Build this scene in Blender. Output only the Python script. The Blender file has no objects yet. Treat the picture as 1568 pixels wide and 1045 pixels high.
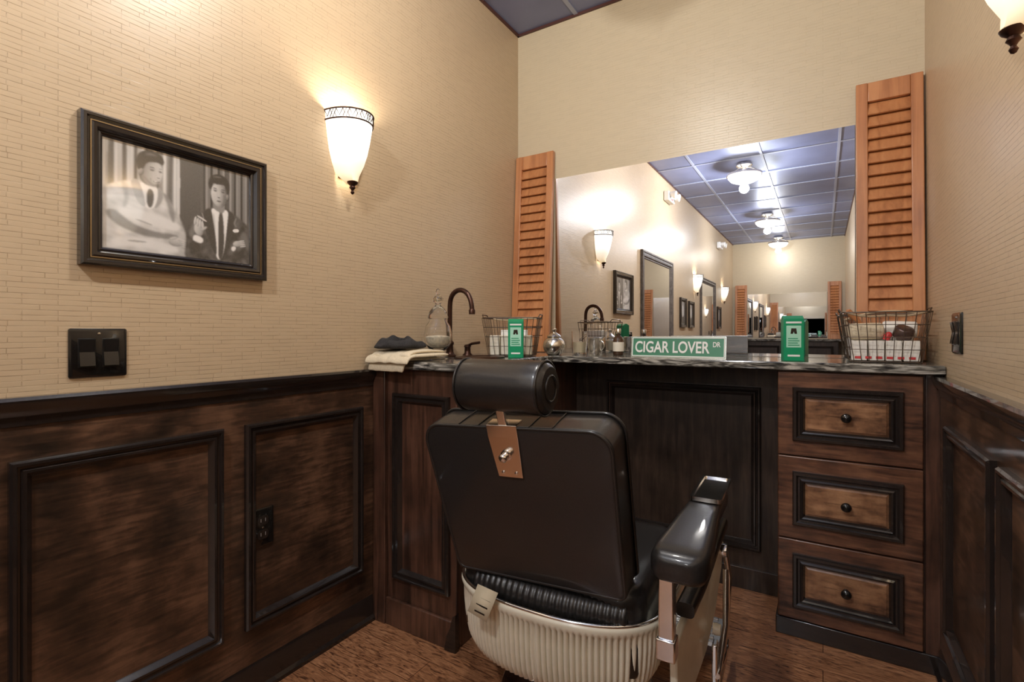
import bpy, math, random
import numpy as np
from mathutils import Vector, Matrix
random.seed(4)
XL,XR,YB,YF,ZC = -1.46,0.325,2.42,-5.5,2.758
CT=0.98
# ------------------------------------------------------------------ materials
def newmat(name):
    m=bpy.data.materials.new(name); m.use_nodes=True
    nt=m.node_tree; b=nt.nodes['Principled BSDF']
    return m,nt,b
def L(nt,a,b): nt.links.new(a,b)
def simple(name,col,rough=.5,metal=0,emis=0,ecol=None,coat=0,trans=0,ior=1.45,var=.0,vscale=30):
    m,nt,b=newmat(name)
    b.inputs['Base Color'].default_value=(*col,1)
    b.inputs['Roughness'].default_value=rough
    b.inputs['Metallic'].default_value=metal
    b.inputs['Coat Weight'].default_value=coat
    b.inputs['Transmission Weight'].default_value=trans
    b.inputs['IOR'].default_value=ior
    if emis:
        b.inputs['Emission Color'].default_value=(*(ecol or col),1)
        b.inputs['Emission Strength'].default_value=emis
    if var:
        tc=nt.nodes.new('ShaderNodeTexCoord'); n=nt.nodes.new('ShaderNodeTexNoise')
        n.inputs['Scale'].default_value=vscale; n.inputs['Detail'].default_value=5
        L(nt,tc.outputs['Object'],n.inputs['Vector'])
        r=nt.nodes.new('ShaderNodeValToRGB')
        r.color_ramp.elements[0].position=.3; r.color_ramp.elements[1].position=.7
        r.color_ramp.elements[0].color=(*[c*(1-var) for c in col],1)
        r.color_ramp.elements[1].color=(*[min(1,c*(1+var)) for c in col],1)
        L(nt,n.outputs['Fac'],r.inputs['Fac']); L(nt,r.outputs['Color'],b.inputs['Base Color'])
        bu=nt.nodes.new('ShaderNodeBump'); bu.inputs['Strength'].default_value=.08; bu.inputs['Distance'].default_value=.002
        L(nt,n.outputs['Fac'],bu.inputs['Height']); L(nt,bu.outputs['Normal'],b.inputs['Normal'])
    return m
def wallpaper(name,axis,c1,c2,strength=.6):
    m,nt,b=newmat(name)
    tc=nt.nodes.new('ShaderNodeTexCoord'); sp=nt.nodes.new('ShaderNodeSeparateXYZ'); cb=nt.nodes.new('ShaderNodeCombineXYZ')
    L(nt,tc.outputs['Object'],sp.inputs[0]); L(nt,sp.outputs[axis],cb.inputs[0]); L(nt,sp.outputs[2],cb.inputs[1])
    br=nt.nodes.new('ShaderNodeTexBrick'); L(nt,cb.outputs[0],br.inputs['Vector'])
    br.inputs['Scale'].default_value=1; br.inputs['Brick Width'].default_value=.060; br.inputs['Row Height'].default_value=.0118
    br.inputs['Mortar Size'].default_value=.0009; br.inputs['Mortar Smooth'].default_value=.4
    br.offset=.37; br.offset_frequency=3; br.squash=1.4; br.squash_frequency=4
    br.inputs['Color1'].default_value=(*c1,1); br.inputs['Color2'].default_value=(*[c*.96 for c in c1],1); br.inputs['Mortar'].default_value=(*c2,1)
    n=nt.nodes.new('ShaderNodeTexNoise'); n.inputs['Scale'].default_value=1; n.inputs['Detail'].default_value=2
    mp=nt.nodes.new('ShaderNodeMapping'); mp.inputs['Scale'].default_value=(14,80,1); L(nt,cb.outputs[0],mp.inputs[0]); L(nt,mp.outputs[0],n.inputs['Vector'])
    rr=nt.nodes.new('ShaderNodeValToRGB'); rr.color_ramp.elements[0].position=.38; rr.color_ramp.elements[1].position=.60
    rr.color_ramp.elements[0].color=(.22,.22,.22,1)
    L(nt,n.outputs['Fac'],rr.inputs['Fac'])
    mx=nt.nodes.new('ShaderNodeMix'); mx.data_type='RGBA'; L(nt,rr.outputs['Color'],mx.inputs['Factor'])
    mx.inputs[6].default_value=(*c1,1); L(nt,br.outputs['Color'],mx.inputs[7]); L(nt,mx.outputs[2],b.inputs['Base Color'])
    mu=nt.nodes.new('ShaderNodeMath'); mu.operation='MULTIPLY'; L(nt,br.outputs['Fac'],mu.inputs[0]); L(nt,rr.outputs['Color'],mu.inputs[1])
    bu=nt.nodes.new('ShaderNodeBump'); bu.invert=True; bu.inputs['Strength'].default_value=strength; bu.inputs['Distance'].default_value=.0014
    L(nt,mu.outputs[0],bu.inputs['Height']); L(nt,bu.outputs['Normal'],b.inputs['Normal'])
    b.inputs['Roughness'].default_value=.36
    return m
def wood(name,dark,mid,light,stretch=(1,1,1),scale=3,grain=60,rough=.35,coat=.15,blot=.6):
    m,nt,b=newmat(name)
    tc=nt.nodes.new('ShaderNodeTexCoord')
    n1=nt.nodes.new('ShaderNodeTexNoise'); n1.inputs['Scale'].default_value=scale; n1.inputs['Detail'].default_value=6; n1.inputs['Roughness'].default_value=.62
    L(nt,tc.outputs['Object'],n1.inputs['Vector'])
    mp=nt.nodes.new('ShaderNodeMapping'); mp.inputs['Scale'].default_value=stretch; L(nt,tc.outputs['Object'],mp.inputs[0])
    n2=nt.nodes.new('ShaderNodeTexNoise'); n2.inputs['Scale'].default_value=grain; n2.inputs['Detail'].default_value=4; n2.inputs['Distortion'].default_value=.6
    L(nt,mp.outputs[0],n2.inputs['Vector'])
    mx=nt.nodes.new('ShaderNodeMix'); mx.data_type='FLOAT'; mx.inputs[0].default_value=1-blot
    L(nt,n1.outputs['Fac'],mx.inputs[2]); L(nt,n2.outputs['Fac'],mx.inputs[3])
    r=nt.nodes.new('ShaderNodeValToRGB'); e=r.color_ramp.elements
    e[0].position=.37; e[0].color=(*dark,1); e[1].position=.64; e[1].color=(*light,1); k=e.new(.50); k.color=(*mid,1)
    L(nt,mx.outputs[0],r.inputs['Fac']); L(nt,r.outputs['Color'],b.inputs['Base Color'])
    bu=nt.nodes.new('ShaderNodeBump'); bu.inputs['Strength'].default_value=.06; bu.inputs['Distance'].default_value=.001
    L(nt,n2.outputs['Fac'],bu.inputs['Height']); L(nt,bu.outputs['Normal'],b.inputs['Normal'])
    b.inputs['Roughness'].default_value=rough; b.inputs['Coat Weight'].default_value=coat; b.inputs['Coat Roughness'].default_value=.15
    return m
M={}
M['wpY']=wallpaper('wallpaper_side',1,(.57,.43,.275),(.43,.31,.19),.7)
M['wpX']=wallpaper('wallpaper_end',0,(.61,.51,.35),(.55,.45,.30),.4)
M['wainY']=wood('wainscot_stain',(.014,.009,.006),(.055,.028,.016),(.155,.080,.045),(1,.12,1),6,95,.34,.35,.66)
M['mold']=simple('black_glazed_moulding',(.018,.013,.011),.22,coat=.6,var=.15,vscale=25)
M['cab']=wood('cabinet_reddish',(.040,.017,.010),(.12,.050,.026),(.22,.10,.050),(.12,1,1),8,70,.34,.25,.5)
M['cabp']=wood('drawer_panel_burl',(.07,.030,.015),(.24,.115,.055),(.42,.22,.11),(.2,1,1),11,70,.32,.3,.65)
M['cabv']=wood('cabinet_dark_vertical',(.022,.011,.007),(.066,.029,.017),(.125,.056,.033),(1,1,.07),5,55,.36,.3,.45)
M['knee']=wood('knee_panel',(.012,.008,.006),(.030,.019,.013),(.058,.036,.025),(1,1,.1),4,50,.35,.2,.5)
M['shut']=wood('shutter_wood',(.36,.135,.050),(.50,.205,.078),(.59,.27,.11),(1,1,.06),3,40,.36,.3,.4)
M['bronze']=simple('oil_rubbed_bronze',(.07,.035,.025),.3,metal=.8,var=.3)
M['blackmetal']=simple('black_plate',(.02,.018,.016),.18,metal=.5,coat=.5)
M['chrome']=simple('chrome',(.88,.88,.87),.14,metal=1)
M['copper']=simple('bracket_metal',(.90,.80,.70),.16,metal=1)
M['leather']=simple('black_leather',(.018,.016,.015),.34,coat=.3,var=.2,vscale=220)
M['cream']=simple('cream_enamel',(.78,.72,.57),.26,coat=.5,var=.03)
M['steel']=simple('brushed_silver',(.76,.73,.66),.22,metal=1)
M['white']=simple('white_plastic',(.85,.84,.8),.4)
M['mirror']=simple('mirror_glass',(.88,.90,.94),.0,metal=1)
M['glass']=simple('clear_glass',(1,1,1),.01,trans=1,ior=1.45)
M['towelk']=simple('charcoal_terry',(.028,.026,.026),.95,var=.5,vscale=200)
M['towelc']=simple('cream_terry',(.70,.60,.43),.95,var=.12,vscale=200)
M['green']=simple('green_carton',(.005,.28,.12),.35)
M['signgreen']=simple('sign_green',(.05,.22,.12),.35)
M['wire']=simple('dark_wire',(.16,.12,.09),.35,metal=.8)
M['tin']=simple('cream_tin',(.82,.76,.62),.4,var=.05)
M['red']=simple('red_print',(.6,.05,.05),.4)
def granite():
    m,nt,b=newmat('granite')
    tc=nt.nodes.new('ShaderNodeTexCoord')
    mp=nt.nodes.new('ShaderNodeMapping'); mp.inputs['Scale'].default_value=(9,30,60); mp.inputs['Rotation'].default_value=(0,.12,.5)
    L(nt,tc.outputs['Object'],mp.inputs[0])
    n=nt.nodes.new('ShaderNodeTexNoise'); n.inputs['Scale'].default_value=1.3; n.inputs['Detail'].default_value=9; n.inputs['Distortion'].default_value=1.2
    L(nt,mp.outputs[0],n.inputs['Vector'])
    r=nt.nodes.new('ShaderNodeValToRGB'); e=r.color_ramp.elements
    e[0].position=.38; e[0].color=(.022,.020,.019,1); e[1].position=.66; e[1].color=(.52,.49,.43,1)
    k=e.new(.5); k.color=(.14,.13,.11,1)
    L(nt,n.outputs['Fac'],r.inputs['Fac']); L(nt,r.outputs['Color'],b.inputs['Base Color'])
    b.inputs['Roughness'].default_value=.12; b.inputs['Coat Weight'].default_value=.3
    return m
M['granite']=granite()
def floormat():
    m,nt,b=newmat('wood_planks')
    tc=nt.nodes.new('ShaderNodeTexCoord')
    br=nt.nodes.new('ShaderNodeTexBrick'); L(nt,tc.outputs['Object'],br.inputs['Vector'])
    br.inputs['Scale'].default_value=1; br.inputs['Brick Width'].default_value=1.1; br.inputs['Row Height'].default_value=.105
    br.inputs['Mortar Size'].default_value=.0012; br.inputs['Color1'].default_value=(1,1,1,1); br.inputs['Color2'].default_value=(.72,.68,.64,1); br.inputs['Mortar'].default_value=(.2,.15,.12,1)
    mp=nt.nodes.new('ShaderNodeMapping'); mp.inputs['Scale'].default_value=(14,85,5); L(nt,tc.outputs['Object'],mp.inputs[0])
    n=nt.nodes.new('ShaderNodeTexNoise'); n.inputs['Scale'].default_value=1; n.inputs['Detail'].default_value=6; n.inputs['Distortion'].default_value=2.0; n.inputs['Roughness'].default_value=.62
    L(nt,mp.outputs[0],n.inputs['Vector'])
    r=nt.nodes.new('ShaderNodeValToRGB'); e=r.color_ramp.elements
    e[0].position=.36; e[0].color=(.085,.033,.016,1); e[1].position=.66; e[1].color=(.50,.25,.125,1); k=e.new(.47); k.color=(.31,.135,.062,1)
    L(nt,n.outputs['Fac'],r.inputs['Fac'])
    mx=nt.nodes.new('ShaderNodeMix'); mx.data_type='RGBA'; mx.blend_type='MULTIPLY'; mx.inputs[0].default_value=1
    L(nt,r.outputs['Color'],mx.inputs[6]); L(nt,br.outputs['Color'],mx.inputs[7]); L(nt,mx.outputs[2],b.inputs['Base Color'])
    b.inputs['Roughness'].default_value=.3
    return m
M['floor']=floormat()
M['tile']=simple('ceiling_tile_blue',(.19,.215,.35),.38,metal=.15,var=.12,vscale=3)
M['tbar']=simple('ceiling_grid_bar',(.34,.37,.48),.4,metal=.1)
def shade():
    m,nt,b=newmat('alabaster_shade')
    tc=nt.nodes.new('ShaderNodeTexCoord'); sp=nt.nodes.new('ShaderNodeSeparateXYZ'); L(nt,tc.outputs['Object'],sp.inputs[0])
    mr=nt.nodes.new('ShaderNodeMapRange'); mr.inputs['From Min'].default_value=0; mr.inputs['From Max'].default_value=.24; L(nt,sp.outputs[2],mr.inputs[0])
    r=nt.nodes.new('ShaderNodeValToRGB'); e=r.color_ramp.elements
    e[0].color=(1,.72,.38,1); e[1].color=(1,.97,.88,1); e[1].position=.45; L(nt,mr.outputs[0],r.inputs[0])
    st=nt.nodes.new('ShaderNodeMapRange'); st.inputs['From Max'].default_value=.2; st.inputs['To Min'].default_value=.6; st.inputs['To Max'].default_value=1.6; L(nt,sp.outputs[2],st.inputs[0])
    b.inputs['Base Color'].default_value=(.8,.72,.58,1); b.inputs['Roughness'].default_value=.4
    L(nt,r.outputs[0],b.inputs['Emission Color']); L(nt,st.outputs[0],b.inputs['Emission Strength'])
    return m
M['shade']=shade()
M['bowl']=simple('frosted_bowl',(.95,.93,.9),.4,emis=1.3,ecol=(1,.97,.92))
# ------------------------------------------------------------------ mesh helpers
def group(name,loc=(0,0,0),rot=(0,0,0)):
    o=bpy.data.objects.new(name,None); o.empty_display_size=.05
    o.location=loc; o.rotation_euler=rot; bpy.context.collection.objects.link(o); return o
def mk(name,verts,faces,mat,parent=None,smooth=35,bevel=0,loc=None,rot=None,solid=0,subsurf=0):
    me=bpy.data.meshes.new(name); me.from_pydata([tuple(v) for v in verts],[],faces); me.validate(); me.update()
    mats=mat if isinstance(mat,list) else [mat]
    for q in mats: me.materials.append(q)
    if smooth:
        me.polygons.foreach_set('use_smooth',[True]*len(me.polygons)); me.set_sharp_from_angle(angle=math.radians(smooth))
    o=bpy.data.objects.new(name,me); bpy.context.collection.objects.link(o)
    if parent: o.parent=parent
    if loc: o.location=loc
    if rot: o.rotation_euler=rot
    if solid:
        s=o.modifiers.new('solid','SOLIDIFY'); s.thickness=solid; s.offset=0
    if bevel:
        s=o.modifiers.new('bevel','BEVEL'); s.width=bevel; s.segments=3; s.limit_method='ANGLE'; s.angle_limit=math.radians(40)
        s.harden_normals=False
    if subsurf:
        s=o.modifiers.new('sub','SUBSURF'); s.levels=subsurf; s.render_levels=subsurf
    return o
def boxvf(a,b,base=0):
    (x0,y0,z0),(x1,y1,z1)=a,b
    v=[(x0,y0,z0),(x1,y0,z0),(x1,y1,z0),(x0,y1,z0),(x0,y0,z1),(x1,y0,z1),(x1,y1,z1),(x0,y1,z1)]
    f=[(0,3,2,1),(4,5,6,7),(0,1,5,4),(1,2,6,5),(2,3,7,6),(3,0,4,7)]
    return v,[tuple(i+base for i in q) for q in f]
def boxes(name,lst,mat,parent=None,bevel=.002,**k):
    V=[];F=[]
    for a,b in lst:
        v,f=boxvf(a,b,len(V)); V+=v; F+=f
    return mk(name,V,F,mat,parent,bevel=bevel,**k)
def box(name,a,b,mat,parent=None,bevel=.002,**k): return boxes(name,[(a,b)],mat,parent,bevel,**k)
def frame(name,O,U,Vv,rect,prof,mat,parent=None,off=0):
    O=Vector(O);U=Vector(U);Vv=Vector(Vv);N=U.cross(Vv)
    u0,v0,u1,v1=rect; V=[];F=[]
    for d,h in prof:
        for (u,v) in ((u0+d,v0+d),(u1-d,v0+d),(u1-d,v1-d),(u0+d,v1-d)):
            V.append(O+U*u+Vv*v+N*(h+off))
    for i in range(len(prof)-1):
        for j in range(4):
            a=i*4+j;b=i*4+(j+1)%4
            F.append((a,b,b+4,a+4))
    return mk(name,V,F,mat,parent,smooth=25)
PROF=[(0,0),(0,.012),(.004,.018),(.010,.018),(.013,.011),(.017,.010),(.021,.014),(.027,.014),(.034,.004),(.038,0)]
def lathe(name,prof,mat,parent=None,loc=(0,0,0),segs=32,a0=0,a1=360,rot=None,smooth=50,sx=1,sy=1,solid=0):
    V=[];F=[];full=abs(a1-a0)>=360; n=segs if full else segs+1
    for r,z in prof:
        for i in range(n):
            a=math.radians(a0+(a1-a0)*i/segs); V.append((r*math.cos(a)*sx,r*math.sin(a)*sy,z))
    for i in range(len(prof)-1):
        for j in range(segs):
            j2=(j+1)%n; a=i*n+j;b=i*n+j2
            F.append((a,b,b+n,a+n))
    return mk(name,V,F,mat,parent,smooth=smooth,loc=loc,rot=rot,solid=solid)
def wires(name,spl,r,mat,parent=None,cyc=None,loc=None,smooth=False,rot=None,res=2):
    cu=bpy.data.curves.new(name,'CURVE'); cu.dimensions='3D'; cu.bevel_depth=r; cu.bevel_resolution=res; cu.use_fill_caps=True
    for k,p in enumerate(spl):
        c=cyc[k] if isinstance(cyc,list) else bool(cyc)
        if smooth:
            s=cu.splines.new('NURBS'); s.points.add(len(p)-1); s.order_u=4; s.use_endpoint_u=not c; s.resolution_u=8
        else:
            s=cu.splines.new('POLY'); s.points.add(len(p)-1)
        for i,q in enumerate(p): s.points[i].co=(*q,1)
        s.use_cyclic_u=c
    cu.materials.append(mat)
    o=bpy.data.objects.new(name,cu); bpy.context.collection.objects.link(o)
    if parent: o.parent=parent
    if loc: o.location=loc
    if rot: o.rotation_euler=rot
    return o
def rrect(hx,hz,r,n=6):
    P=[]
    for (sx,sz,a) in ((1,1,0),(-1,1,90),(-1,-1,180),(1,-1,270)):
        for i in range(n+1):
            t=math.radians(a+90*i/n)
            P.append((sx*(hx-r)+r*math.cos(t),sz*(hz-r)+r*math.sin(t)))
    return P
def loft(name,sections,mat,parent=None,smooth=40,**k):
    V=[];F=[];n=len(sections[0])
    for s in sections: V+=list(s)
    for i in range(len(sections)-1):
        for j in range(n):
            a=i*n+j;b=i*n+(j+1)%n
            F.append((a,b,b+n,a+n))
    F.append(tuple(range(n))[::-1]); F.append(tuple(range((len(sections)-1)*n,len(sections)*n)))
    return mk(name,V,F,mat,parent,smooth=smooth,**k)
# ------------------------------------------------------------------ room shell
box('floor',(XL-.1,YF-.1,-.08),(XR+.1,YB+.1,0),M['floor'],bevel=0)
box('ceiling',(XL-.1,YF-.1,ZC),(XR+.1,YB+.1,ZC+.08),M['tile'],bevel=0)
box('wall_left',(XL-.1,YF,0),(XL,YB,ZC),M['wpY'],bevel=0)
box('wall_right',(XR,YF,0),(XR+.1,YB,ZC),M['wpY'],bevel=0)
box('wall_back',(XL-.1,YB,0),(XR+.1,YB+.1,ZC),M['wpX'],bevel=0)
box('wall_front',(XL-.1,YF-.1,0),(XR+.1,YF,ZC),M['wpX'],bevel=0)
bars=[]
x=-1.10
while x<XR: bars.append(((x-.011,YF,ZC-.006),(x+.011,YB,ZC))); x+=.61
y=2.05
while y>YF: bars.append(((XL,y-.011,ZC-.0065),(XR,y+.011,ZC-.0005))); y-=.61
boxes('trim_1',bars,M['tbar'],bevel=0)   # ceiling grid
rd=simple('dark_crown',(.09,.035,.03),.4)
boxes('trim_2',[((XL,YB-.012,ZC-.012),(XR,YB,ZC-.0005)),((XL,YF,ZC-.012),(XL+.012,YB,ZC-.0005)),((XR-.012,YF,ZC-.012),(XR,YB,ZC-.0005))],rd,bevel=0)
def rail(name,side,y0,y1,par):
    s=1 if side=='L' else -1; X=XL if side=='L' else XR
    prof=[(0,.885),(.016,.885),(.018,.905),(.026,.915),(.032,.925),(.034,.940),(.028,.947),(0,.947)]
    loft(name,[[(X+s*d,y,z) for d,z in prof] for y in (y0,y1)],M['mold'],par,smooth=25)
    prof=[(0,0),(.026,0),(.026,.012),(.018,.022),(.016,.085),(.010,.10),(0,.10)]
    b='baseboard_left' if side=='L' else 'baseboard_right'
    loft(b,[[(X+s*d,y,z) for d,z in prof] for y in (y0,y1)],M['mold'],None,smooth=25)
def wains(g,side,yend,starts,w,z0=.205,z1=.812):
    s=1 if side=='L' else -1
    xs=sorted((0,s*.012))
    box('panel_backing',(xs[0],YF,0),(xs[1],yend,.89),M['wainY'],g,bevel=0)
    for i,y in enumerate(starts):
        if side=='L': frame('moulding_%d'%i,(.012,0,0),(0,1,0),(0,0,1),(y,z0,y+w,z1),PROF,M['mold'],g)
        else: frame('moulding_%d'%i,(-.012,0,0),(0,-1,0),(0,0,1),(-y-w,z0,-y,z1),PROF,M['mold'],g)
wl=group('trim_3',(XL,0,0)); wains(wl,'L',1.348,[.839-.504*i for i in range(12)],.440)
rail('trim_4','L',YF,1.334,None)
wr=group('trim_5',(XR,0,0)); wains(wr,'R',2.055,[1.44-.52*i for i in range(12)],.46)
rail('trim_6','R',YF,2.04,None)
# ------------------------------------------------------------------ vanity
vg=group('barber_vanity_cabinet')
box('sink_cabinet_body',(XL+.001,1.352,.0),(-1.06,2.33,.95),M['cabv'],vg,bevel=.003)
frame('sink_cabinet_moulding',(0,1.352,0),(1,0,0),(0,0,1),(-1.35,.18,-1.087,.862),PROF,M['mold'],vg)
box('corner_pilaster',(XL+.013,1.335,0),(-1.385,1.352,.95),M['cabv'],vg,bevel=.003)
box('plinth',(-1.385,1.338,0),(-1.055,1.352,.10),M['cabv'],vg,bevel=.004)
mk('scroll_foot',[(-1.10,1.334,0),(-1.052,1.334,0),(-1.052,1.334,.13),(-1.065,1.334,.12),(-1.075,1.334,.08),(-1.09,1.334,.05),
                  (-1.10,1.352,0),(-1.052,1.352,0),(-1.052,1.352,.13),(-1.065,1.352,.12),(-1.075,1.352,.08),(-1.09,1.352,.05)],
   [(0,1,2,3,4,5),(11,10,9,8,7,6)]+[(i,i+6,(i+1)%6+6,(i+1)%6) for i in range(6)],M['mold'],vg)
frame('sink_cabinet_side_moulding',(-1.06,0,0),(0,1,0),(0,0,1),(1.42,.18,2.02,.862),PROF,M['cabv'],vg)
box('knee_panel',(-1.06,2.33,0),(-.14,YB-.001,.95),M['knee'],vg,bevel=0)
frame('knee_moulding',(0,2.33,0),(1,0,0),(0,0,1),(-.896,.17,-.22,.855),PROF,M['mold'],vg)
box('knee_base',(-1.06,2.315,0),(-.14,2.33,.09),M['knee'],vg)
box('drawer_carcass',(-.14,2.062,.06),(XR-.002,YB-.001,.95),M['cabv'],vg,bevel=.003)
box('toe_base',(-.146,2.045,0),(XR-.002,2.30,.062),M['mold'],vg,bevel=.004)
box('filler_stile',(.278,2.052,.06),(XR-.002,2.064,.95),M['cabv'],vg,bevel=.002)
DP=[(0,0),(0,.010),(.004,.016),(.012,.016),(.018,.009),(.022,.009),(.029,.015),(.034,.013),(.039,.002),(.041,0)]
for i,(z0,z1) in enumerate(((.648,.945),(.352,.644),(.066,.348))):
    box('drawer_front_%d'%i,(-.138,2.042,z0),(.272,2.064,z1),M['cab'],vg,bevel=.004)
    zc=(z0+z1)/2
    frame('drawer_moulding_%d'%i,(0,2.042,0),(1,0,0),(0,0,1),(-.092,zc-.095,.222,zc+.095),DP,M['mold'],vg)
    frame('drawer_raised_panel_%d'%i,(0,2.042,0),(1,0,0),(0,0,1),(-.055,zc-.058,.185,zc+.058),[(0,.001),(.010,.007),(.0575,.007)],M['cabp'],vg)
    lathe('drawer_knob_%d'%i,[(0,0),(.010,0),(.008,.004),(.006,.012),(.009,.016),(.015,.020),(.016,.025),(.012,.031),(0,.033)],M['blackmetal'],vg,loc=(.066,2.036,zc),rot=(math.radians(90),0,0),segs=24)
pts=[(XL+.001,1.322),(-1.035,1.322),(-1.035,2.022),(XR-.001,2.022),(XR-.001,YB-.001),(XL+.001,YB-.001)]
loft('granite_countertop',[[(x,y,.951) for x,y in pts],[(x,y,CT) for x,y in pts]],M['granite'],None,smooth=0,bevel=.005)
mg=group('wall_mirror')
box('mirror_pane',(-1.222,YB-.006,CT+.001),(.108,YB-.0005,1.911),M['mirror'],mg,bevel=0)
# ------------------------------------------------------------------ shutters
def shutter(w,h,x,y,z,rotz=0,lean=.0556):
    g=group('louvered_shutter',(x,y,z),(-lean,0,rotz))
    t=.024; st=.038
    boxes('stiles',[((-w/2,-t,0),(-w/2+st,0,h)),((w/2-st,-t,0),(w/2,0,h)),((-w/2+st,-t+.002,h-.075),(w/2-st,-.002,h)),((-w/2+st,-t+.002,0),(w/2-st,-.002,.085))],M['shut'],g,bevel=.003)
    V=[];F=[];n=int((h-.165)/.046)
    for i in range(n):
        zc=.09+(i+.5)*(h-.17)/n; a=math.radians(64); hw=.0285; ht=.003
        for xx in (-w/2+st,w/2-st):
            for (p,q) in ((-hw,-ht),(hw,-ht),(hw,ht),(-hw,ht)):
                yy=-t/2+p*math.cos(a)*.8-q*math.sin(a); zz=zc+p*math.sin(a)+q*math.cos(a)
                V.append((xx,yy,zz))
        b=len(V)-8
        F+= [(b+3,b+2,b+1,b),(b+4,b+5,b+6,b+7)]+[(b+j,b+(j+1)%4,b+4+(j+1)%4,b+4+j) for j in range(4)]
    mk('slats',V,F,M['shut'],g,smooth=0)
    return g
shutter(.232,1.078,-1.340,YB-.065,CT+.001)
shutter(.208,1.078,.214,YB-.065,CT+.001)
# ------------------------------------------------------------------ sconces
def sconce(x,y,z,rz,power=5):
    g=group('wall_sconce',(x,y,z),(0,0,rz))
    SX=1.3
    P=[(.010,0),(.026,.010),(.042,.034),(.056,.07),(.067,.11),(.075,.155),(.081,.20),(.084,.240)]
    V=[];F=[];n=28
    for r,zz in P:
        for i in range(n+1):
            a=math.radians(-90+180*i/n); V.append((max(.001,r*SX*math.cos(a)+(.022 if zz<.02 else 0)*1.0),r*math.sin(a),zz))
    for i in range(len(P)-1):
        for j in range(n):
            a=i*(n+1)+j; F.append((a,a+1,a+n+2,a+n+1))
    mk('glass_shade',V,F,M['shade'],g,smooth=60,solid=.003)
    arc=lambda r,zz,n=20:[(r*SX*math.cos(math.radians(-90+180*i/n))+.001,r*math.sin(math.radians(-90+180*i/n)),zz) for i in range(n+1)]
    wires('rim_bands',[arc(.0865,.241),arc(.0845,.208)],.0028,M['bronze'],g)
    zz=[];n=14
    for k in range(n):
        a=math.radians(-90+180*k/n);b=math.radians(-90+180*(k+1)/n);m=(a+b)/2
        q=lambda an,z_:(.0862*SX*math.cos(an)+.001,.0862*math.sin(an),z_)
        zz+= [[q(a,.238),q(m,.211),q(b,.238)],[q(a,.211),q(m,.238),q(b,.211)]] if k%2 else [[q(a,.238),q(m,.215),q(b,.238)]]
    wires('rim_lattice',zz,.0013,M['bronze'],g)
    lathe('finial',[(0,-.038),(.004,-.036),(.007,-.030),(.004,-.024),(.006,-.020),(.011,-.014),(.008,-.007),(.017,.000),(.020,.006),(.016,.009),(0,.010)],M['bronze'],g,segs=20,loc=(.040,0,0))
    box('backplate',(.0005,-.03,.02),(.004,.03,.2),M['bronze'],g)
    ld=bpy.data.lights.new('bulb','POINT'); ld.energy=power; ld.color=(1,.94,.84); ld.shadow_soft_size=.03
    lo=bpy.data.objects.new('bulb',ld); bpy.context.collection.objects.link(lo); lo.parent=g; lo.location=(.064,0,.195)
    return g
sconce(XL,1.215,1.612,0,4.2)
sconce(XR,1.215,1.612,math.pi,4.5)
sconce(XL,-4.3,1.612,0,2.5)
sconce(XL,-2.15,1.612,0,2.5)
# ------------------------------------------------------------------ framed photograph (grey-scale print made with vertex colours)
GC={}
def G(v):
    if v not in GC: GC[v]=simple('print_gray_%03d'%int(v*1000),(v,v*.97,v*.93),.35,coat=.6)
    return GC[v]
pf=group('framed_photograph',(XL,.4535,1.241))
W,H=.4505,.356
FP=[(0,0),(0,.022),(.004,.027),(.010,.027),(.013,.021),(.018,.020),(.024,.024),(.031,.022),(.037,.012),(.040,.013),(.044,.010),(.047,.004)]
frame('frame_moulding',(0,0,0),(0,1,0),(0,0,1),(0,0,W,H),FP,M['mold'],pf)
frame('frame_inner_bead',(0,0,0),(0,1,0),(0,0,1),(.017,.017,W-.017,H-.017),[(0,.0200),(.001,.0225),(.003,.0225),(.004,.0205)],simple('antique_gold',(.35,.24,.12),.35,metal=.8),pf)
box('backing_board',(.0005,.006,.006),(.0040,W-.006,H-.006),M['mold'],pf,bevel=0)
NX,NY=360,266
uu,vv=np.meshgrid((np.arange(NX)+.5)/NX,(np.arange(NY)+.5)/NY)
img=np.full((NY,NX),.10)
rng=np.random.default_rng(2)
def blur(a,k):
    for _ in range(2):
        for ax in (0,1):
            s=np.zeros_like(a)
            for d in range(-k,k+1):
                s+=np.roll(a,d,axis=ax)
            a=s/(2*k+1)
    return a
def noise(fx,fy,seed):
    r=np.random.default_rng(seed); a=np.zeros((NY,NX))
    for k in range(10):
        t=r.uniform(-1,1); a+=np.sin(uu*fx*(1+.6*r.uniform(-1,1))*2*math.pi*math.cos(t)+vv*fy*(1+.6*r.uniform(-1,1))*2*math.pi*math.sin(t)+r.uniform(0,6))
    return a/10**.5/1.6
def pmask(pts,soft=1):
    m=np.zeros((NY,NX),bool)
    P=list(pts)
    for _ in range(2):
        Q=[]
        for i in range(len(P)):
            a=P[i];b=P[(i+1)%len(P)]
            Q+=[(a[0]*.75+b[0]*.25,a[1]*.75+b[1]*.25),(a[0]*.25+b[0]*.75,a[1]*.25+b[1]*.75)]
        P=Q
    n=len(P)
    for i in range(n):
        x0,y0=P[i];x1,y1=P[(i+1)%n]
        if y0==y1: continue
        c=((y0>vv)!=(y1>vv))&(uu<(x1-x0)*(vv-y0)/(y1-y0)+x0)
        m^=c
    m=m.astype(float)
    return blur(m,soft) if soft else m
def put(mask,val):
    global img
    img=img*(1-mask)+val*mask
def P_(pts,v,soft=1,a=1): put(pmask(pts,soft)*a,v)
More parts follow.
